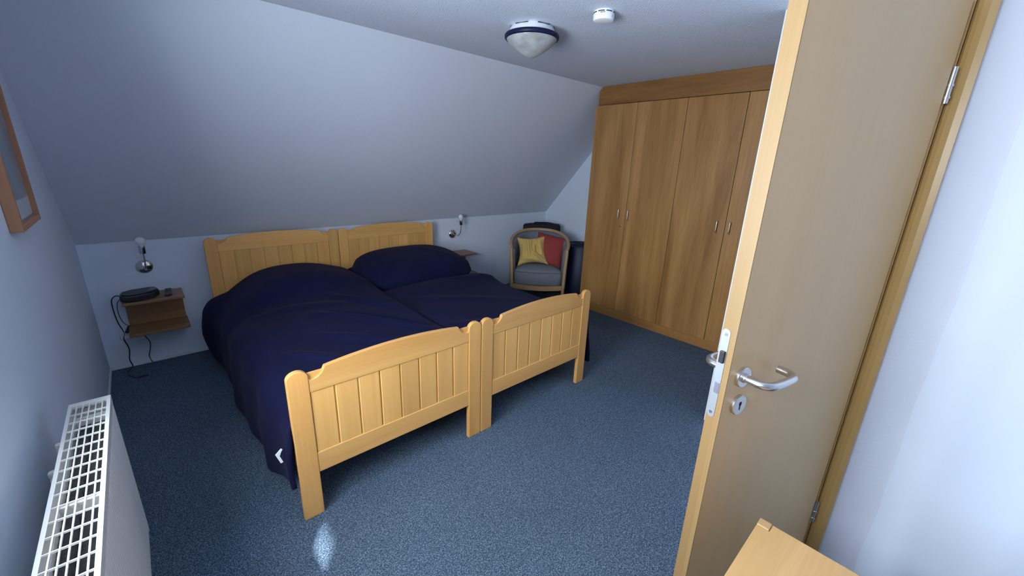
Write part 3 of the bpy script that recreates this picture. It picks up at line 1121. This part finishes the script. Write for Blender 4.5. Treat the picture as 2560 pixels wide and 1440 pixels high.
for sgn, yb in ((1, 0.0), (-1, -TD)):
    rose(yb, sgn, hx, zh, 'handle_rose', D)
    q_ = [(hx, yb+sgn*0.009, zh), (hx, yb+sgn*0.030, zh), (hx-0.003, yb+sgn*0.048, zh-0.0005), (hx-0.018, yb+sgn*0.061, zh-0.001), (hx-0.040, yb+sgn*0.0645, zh-0.001), (hx-0.085, yb+sgn*0.0645, zh-0.001), (hx-0.110, yb+sgn*0.0615, zh-0.001), (hx-0.124, yb+sgn*0.050, zh-0.001), (hx-0.127, yb+sgn*0.036, zh-0.001), (hx-0.127, yb+sgn*0.016, zh-0.001)]
    lv = tube('lever_handle', catmull(q_, 8), 0.0098, m_steel, D, 20)
    lathe('collar', [(0, 0), (0.0125, 0), (0.0125, 0.006), (0, 0.006)], m_steel, lv, 24, Matrix.Translation((hx, yb+sgn*0.009, zh)) @ Matrix.Rotation(-sgn*PI/2, 4, 'X'))
    kr = rose(yb, sgn, kx, zk, 'key_rose', D)
    yy = yb+sgn*0.0088
    hole = [(-0.0022, -0.012), (0.0022, -0.012), (0.0022, -0.001), (0.0045, 0.002), (0.0048, 0.007), (0.0025, 0.0105), (-0.0025, 0.0105), (-0.0048, 0.007), (-0.0045, 0.002), (-0.0022, -0.001)]
    prism('keyhole', [(kx+a, zk+b) for a, b in hole], 'y', min(yy, yy+sgn*0.0006), max(yy, yy+sgn*0.0006), m_hole, kr)
# lock faceplate on the edge
fp = []
zc_, hl, hw = 1.0795, 0.1175, 0.010
yc_ = -TD+0.0115
for i in range(8):
    a = PI*i/7
    fp.append((yc_+hw*math.cos(a), zc_+hl-hw+hw*math.sin(a)))
for i in range(8):
    a = PI+PI*i/7
    fp.append((yc_+hw*math.cos(a), zc_-hl+hw+hw*math.sin(a)))
xe = LW-0.0015
fpl = prism('lock_faceplate', fp, 'x', xe-0.001, xe+0.0012, m_plate, D)
prism('latch_bolt', [(yc_-0.003, 1.112), (yc_+0.0085, 1.112), (yc_+0.0085, 1.142), (yc_-0.003, 1.142)], 'x', xe+0.001, xe+0.0085, m_dark, fpl, bevel=0.001)
prism('dead_bolt', [(yc_-0.003, 1.030), (yc_+0.0085, 1.030), (yc_+0.0085, 1.058), (yc_-0.003, 1.058)], 'x', xe+0.001, xe+0.0026, plain('bolt_grey', (0.32, 0.34, 0.42), 0.4, 0.8), fpl)
for z in (zc_+hl-0.014, zc_-hl+0.014):
    sc_o = lathe('screw', [(0, 0), (0.0042, 0), (0.0038, 0.0012), (0.0015, 0.0012), (0.0012, 0.0004), (0, 0.0004)], m_steel, fpl, 16, Matrix.Translation((xe+0.0012, yc_, z)) @ Matrix.Rotation(PI/2, 4, 'Y'))
# hinges
for z in (1.788, 0.353):
    hg = tube('hinge', [(-0.006, 0.004, z-0.045), (-0.006, 0.004, z+0.045)], 0.0065, m_steel, D, 14)
    for dz in (-0.030, 0.0):
        tube('knuckle_ring', [(-0.006, 0.004, z+dz-0.003), (-0.006, 0.004, z+dz+0.003)], 0.0085, m_steel, hg, 14)

# door frame round the opening beside the leaf
tr = empty('trim_1', (2.06, -3.82, 0), kind='structure')
tr['label'] = 'beech door frame beside the white wall'
off = (2.06, -3.82, 0)
bm = bmesh.new()
prof = [(2.045, -3.842), (2.045, -3.826), (2.049, -3.812), (2.054, -3.803), (2.062, -3.798), (2.105, -3.798), (2.105, -3.842)]
A = [bm.verts.new((x-off[0], y-off[1], 0)) for x, y in prof]
B = [bm.verts.new((x-off[0], y-off[1], 2.05)) for x, y in prof]
bm.faces.new(A)
bm.faces.new(B[::-1])
for i in range(len(prof)):
    j = (i+1) % len(prof)
    bm.faces.new((A[i], A[j], B[j], B[i]))
S(from_bm('hinge_jamb', bm, m_frame, tr))
S(box('hinge_rebate', 2.040, 2.105, -3.797, -3.745, 0, 2.05, m_frame, tr, bevel=0.002, off=off))
S(box('dark_gap_strip', 2.0215, 2.040, -3.788, -3.765, 0, 2.05, plain('gap_shade_brown', (0.030, 0.017, 0.009), 0.7), tr, off=off))  # dark strip added to stand in for the shaded gap beside the leaf
S(box('latch_jamb', 2.770, 2.835, -3.842, -3.798, 0, 2.05, m_frame, tr, bevel=0.004, off=off))
S(box('head_jamb', 2.105, 2.770, -3.842, -3.798, 1.99, 2.05, m_frame, tr, bevel=0.004, off=off))

# ------------------------------------------------------------------ table in front of the viewpoint
X1, Y1, X0, Y0, ZT_ = 1.362, -3.748, 0.74, -4.30, 0.730
tb = empty('side_table', ((X0+X1)/2, (Y0+Y1)/2, 0), label='beech table with leg ends showing at its corners, by the door', cat='table')
off = ((X0+X1)/2, (Y0+Y1)/2, 0)
c_ = 0.0272
pts = [(X0+c_, Y0), (X1-c_, Y0), (X1-c_, Y0+c_), (X1, Y0+c_), (X1, Y1-c_), (X1-c_, Y1-c_), (X1-c_, Y1), (X0+c_, Y1), (X0+c_, Y1-c_), (X0, Y1-c_), (X0, Y0+c_), (X0+c_, Y0+c_)]
prism('tabletop', pts, 'z', ZT_-0.028, ZT_, m_tab, tb, bevel=0.0015, off=off)
for xa in (X0, X1-c_+0.0008):
    for ya in (Y0, Y1-c_+0.0008):
        box('leg', xa, xa+c_-0.0008, ya, ya+c_-0.0008, 0, ZT_+0.0025, m_tabz, tb, bevel=0.0022, off=off)
for ya in (Y0+0.006, Y1-0.022):
    box('apron', X0+c_, X1-c_, ya, ya+0.016, ZT_-0.088, ZT_-0.028, m_tab, tb, off=off)
for xa in (X0+0.006, X1-0.022):
    box('apron', xa, xa+0.016, Y0+c_, Y1-c_, ZT_-0.088, ZT_-0.028, m_tab, tb, off=off)

# ------------------------------------------------------------------ radiator under the window side
RX0, RX1, RY1, RY0, RZ0, RZ1 = 0.0742, 0.1735, -2.092, -3.60, 0.143, 0.743
rd = empty('radiator', (0.124, -2.85, 0), label='white panel radiator with open grid top on the gable wall', cat='radiator')
off = (0.124, -2.85, 0)
# fluted front sheet
V = []
ny = 360
for k in range(ny+1):
    y = RY1-0.004-(RY1-0.004-(RY0+0.004))*k/ny
    ph = ((RY1-y) % 0.025)/0.025
    d = 0.0065*(0.5-0.5*math.cos(2*PI*ph))
    V.append([(RX1-0.010, y, RZ0+0.012), (RX1-0.004+d*0.2, y, RZ0+0.014), (RX1-0.006+d, y, RZ0+0.032), (RX1-0.006+d, y, RZ1-0.052), (RX1-0.004+d*0.2, y, RZ1-0.030), (RX1-0.010, y, RZ1-0.026)])
fpn = grid_mesh('front_panel', np.array(V), ny+1, 6, m_enamel, rd, off=off)
for xa in (RX0+0.004, RX1-0.016):
    box('water_panel', xa, xa+0.010, RY0+0.01, RY1-0.01, RZ0+0.01, RZ1-0.035, m_enamel, rd, off=off)
# convector fins: two corrugated dark sheets between the panels
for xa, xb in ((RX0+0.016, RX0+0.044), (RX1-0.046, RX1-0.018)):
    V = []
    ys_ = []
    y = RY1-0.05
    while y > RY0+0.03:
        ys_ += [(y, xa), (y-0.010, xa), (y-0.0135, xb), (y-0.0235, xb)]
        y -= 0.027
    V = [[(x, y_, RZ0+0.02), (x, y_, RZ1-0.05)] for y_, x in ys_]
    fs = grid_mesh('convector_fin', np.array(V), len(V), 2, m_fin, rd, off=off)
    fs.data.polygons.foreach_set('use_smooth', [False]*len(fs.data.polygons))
# end and middle cross pieces under the grid
for ya in (RY1-0.052, -2.60):
    box('cross_brace', RX0+0.012, RX1-0.012, ya-0.016, ya, RZ1-0.075, RZ1-0.028, m_enamel, rd, bevel=0.002, off=off)
for ya in (RY1-0.003, RY0):
    box('side_cover', RX0, RX1-0.001, ya, ya+0.003, RZ0+0.004, RZ1-0.002, m_enamel, rd, bevel=0.001, off=off)
# open grid on top: rim, long bars and cross bars
bm = bmesh.new()
for a, b in ((RX0, RX0+0.0085), (RX1-0.0095, RX1)):
    add_box(bm, a-off[0], b-off[0], RY0-off[1], RY1-off[1], RZ1-0.030, RZ1)
for a, b in ((RY1-0.024, RY1), (RY0, RY0+0.02)):
    add_box(bm, RX0+0.0085-off[0], RX1-0.0095-off[0], a-off[1], b-off[1], RZ1-0.010, RZ1)
gr = from_bm('grille', bm, m_enamel, rd)
for x in (0.0942, 0.1084, 0.1233, 0.1388, 0.1540):
    box('grille_bar', x-0.0014, x+0.0014, RY0+0.02, RY1-0.024, RZ1-0.0055, RZ1-0.0005, m_enamel, gr, off=off)
y = -2.1247-0.0512
while y > RY0+0.03:
    box('grille_bar', RX0+0.0085, RX1-0.0095, y-0.0014, y+0.0014, RZ1-0.0050, RZ1-0.0001, m_enamel, gr, off=off)
    y -= 0.0521
# wall brackets and pipework behind
for ya in (-2.268, -2.95):
    box('wall_bracket', 0.0005, RX0+0.002, ya-0.012, ya+0.012, 0.36, 0.42, m_enamel, rd, bevel=0.002, off=off)
    box('bracket_arm', 0.052, 0.066, ya-0.008, ya+0.008, 0.40, 0.700, m_enamel, rd, bevel=0.002, off=off)
    lathe('bracket_clip', [(0, 0), (0.007, 0), (0.008, 0.002), (0.008, 0.010), (0.006, 0.012), (0, 0.012)], m_enamel, rd, 20,
          Matrix.Translation((0.058-off[0], ya-off[1], 0.695)))
tube('pipe', catmull([(0.05, -2.385, 0.0), (0.05, -2.385, 0.30), (0.05, -2.385, 0.62), (0.052, -2.385, 0.668), (0.062, -2.385, 0.682), (0.082, -2.385, 0.682)], 6), 0.008, m_enamel, rd, 12, off=off)
lathe('valve', [(0, 0), (0.009, 0), (0.010, 0.003), (0.010, 0.014), (0.008, 0.017), (0, 0.017)], m_enamel, rd, 20, Matrix.Translation((0.052-off[0], -2.385-off[1], 0.672)))

# ------------------------------------------------------------------ framed picture on the gable wall
PY0, PY1, PZ0, PZ1, PD = -1.650, -1.239, 1.250, 1.88, 0.035
pf = empty('framed_picture', (0, (PY0+PY1)/2, PZ0), label='pine-framed picture hanging above the radiator on the gable wall', cat='picture')
off = (0, (PY0+PY1)/2, PZ0)
fwid = 0.022
box('frame_side', 0.0005, PD, PY0, PY0+fwid, PZ0, PZ1, m_picf, pf, bevel=0.002, off=off)
box('frame_side', 0.0005, PD, PY1-fwid, PY1, PZ0, PZ1, m_picf, pf, bevel=0.002, off=off)
m_picfy = wood('picture_pine_y', (0.46, 0.22, 0.11), (0.36, 0.16, 0.08), 'y', rough=0.5, across=10)
box('frame_bottom', 0.0005, PD, PY0+fwid, PY1-fwid, PZ0, PZ0+fwid, m_picfy, pf, bevel=0.002, off=off)
box('frame_top', 0.0005, PD, PY0+fwid, PY1-fwid, PZ1-fwid, PZ1, m_picfy, pf, bevel=0.002, off=off)
box('print', 0.0005, 0.020, PY0+fwid, PY1-fwid, PZ0+fwid, PZ1-fwid, m_pic, pf, off=off)
box('lower_print', 0.019, 0.0206, PY0+fwid+0.01, PY1-fwid-0.01, PZ0+fwid+0.008, PZ0+0.10, m_mat_board, pf, off=off)
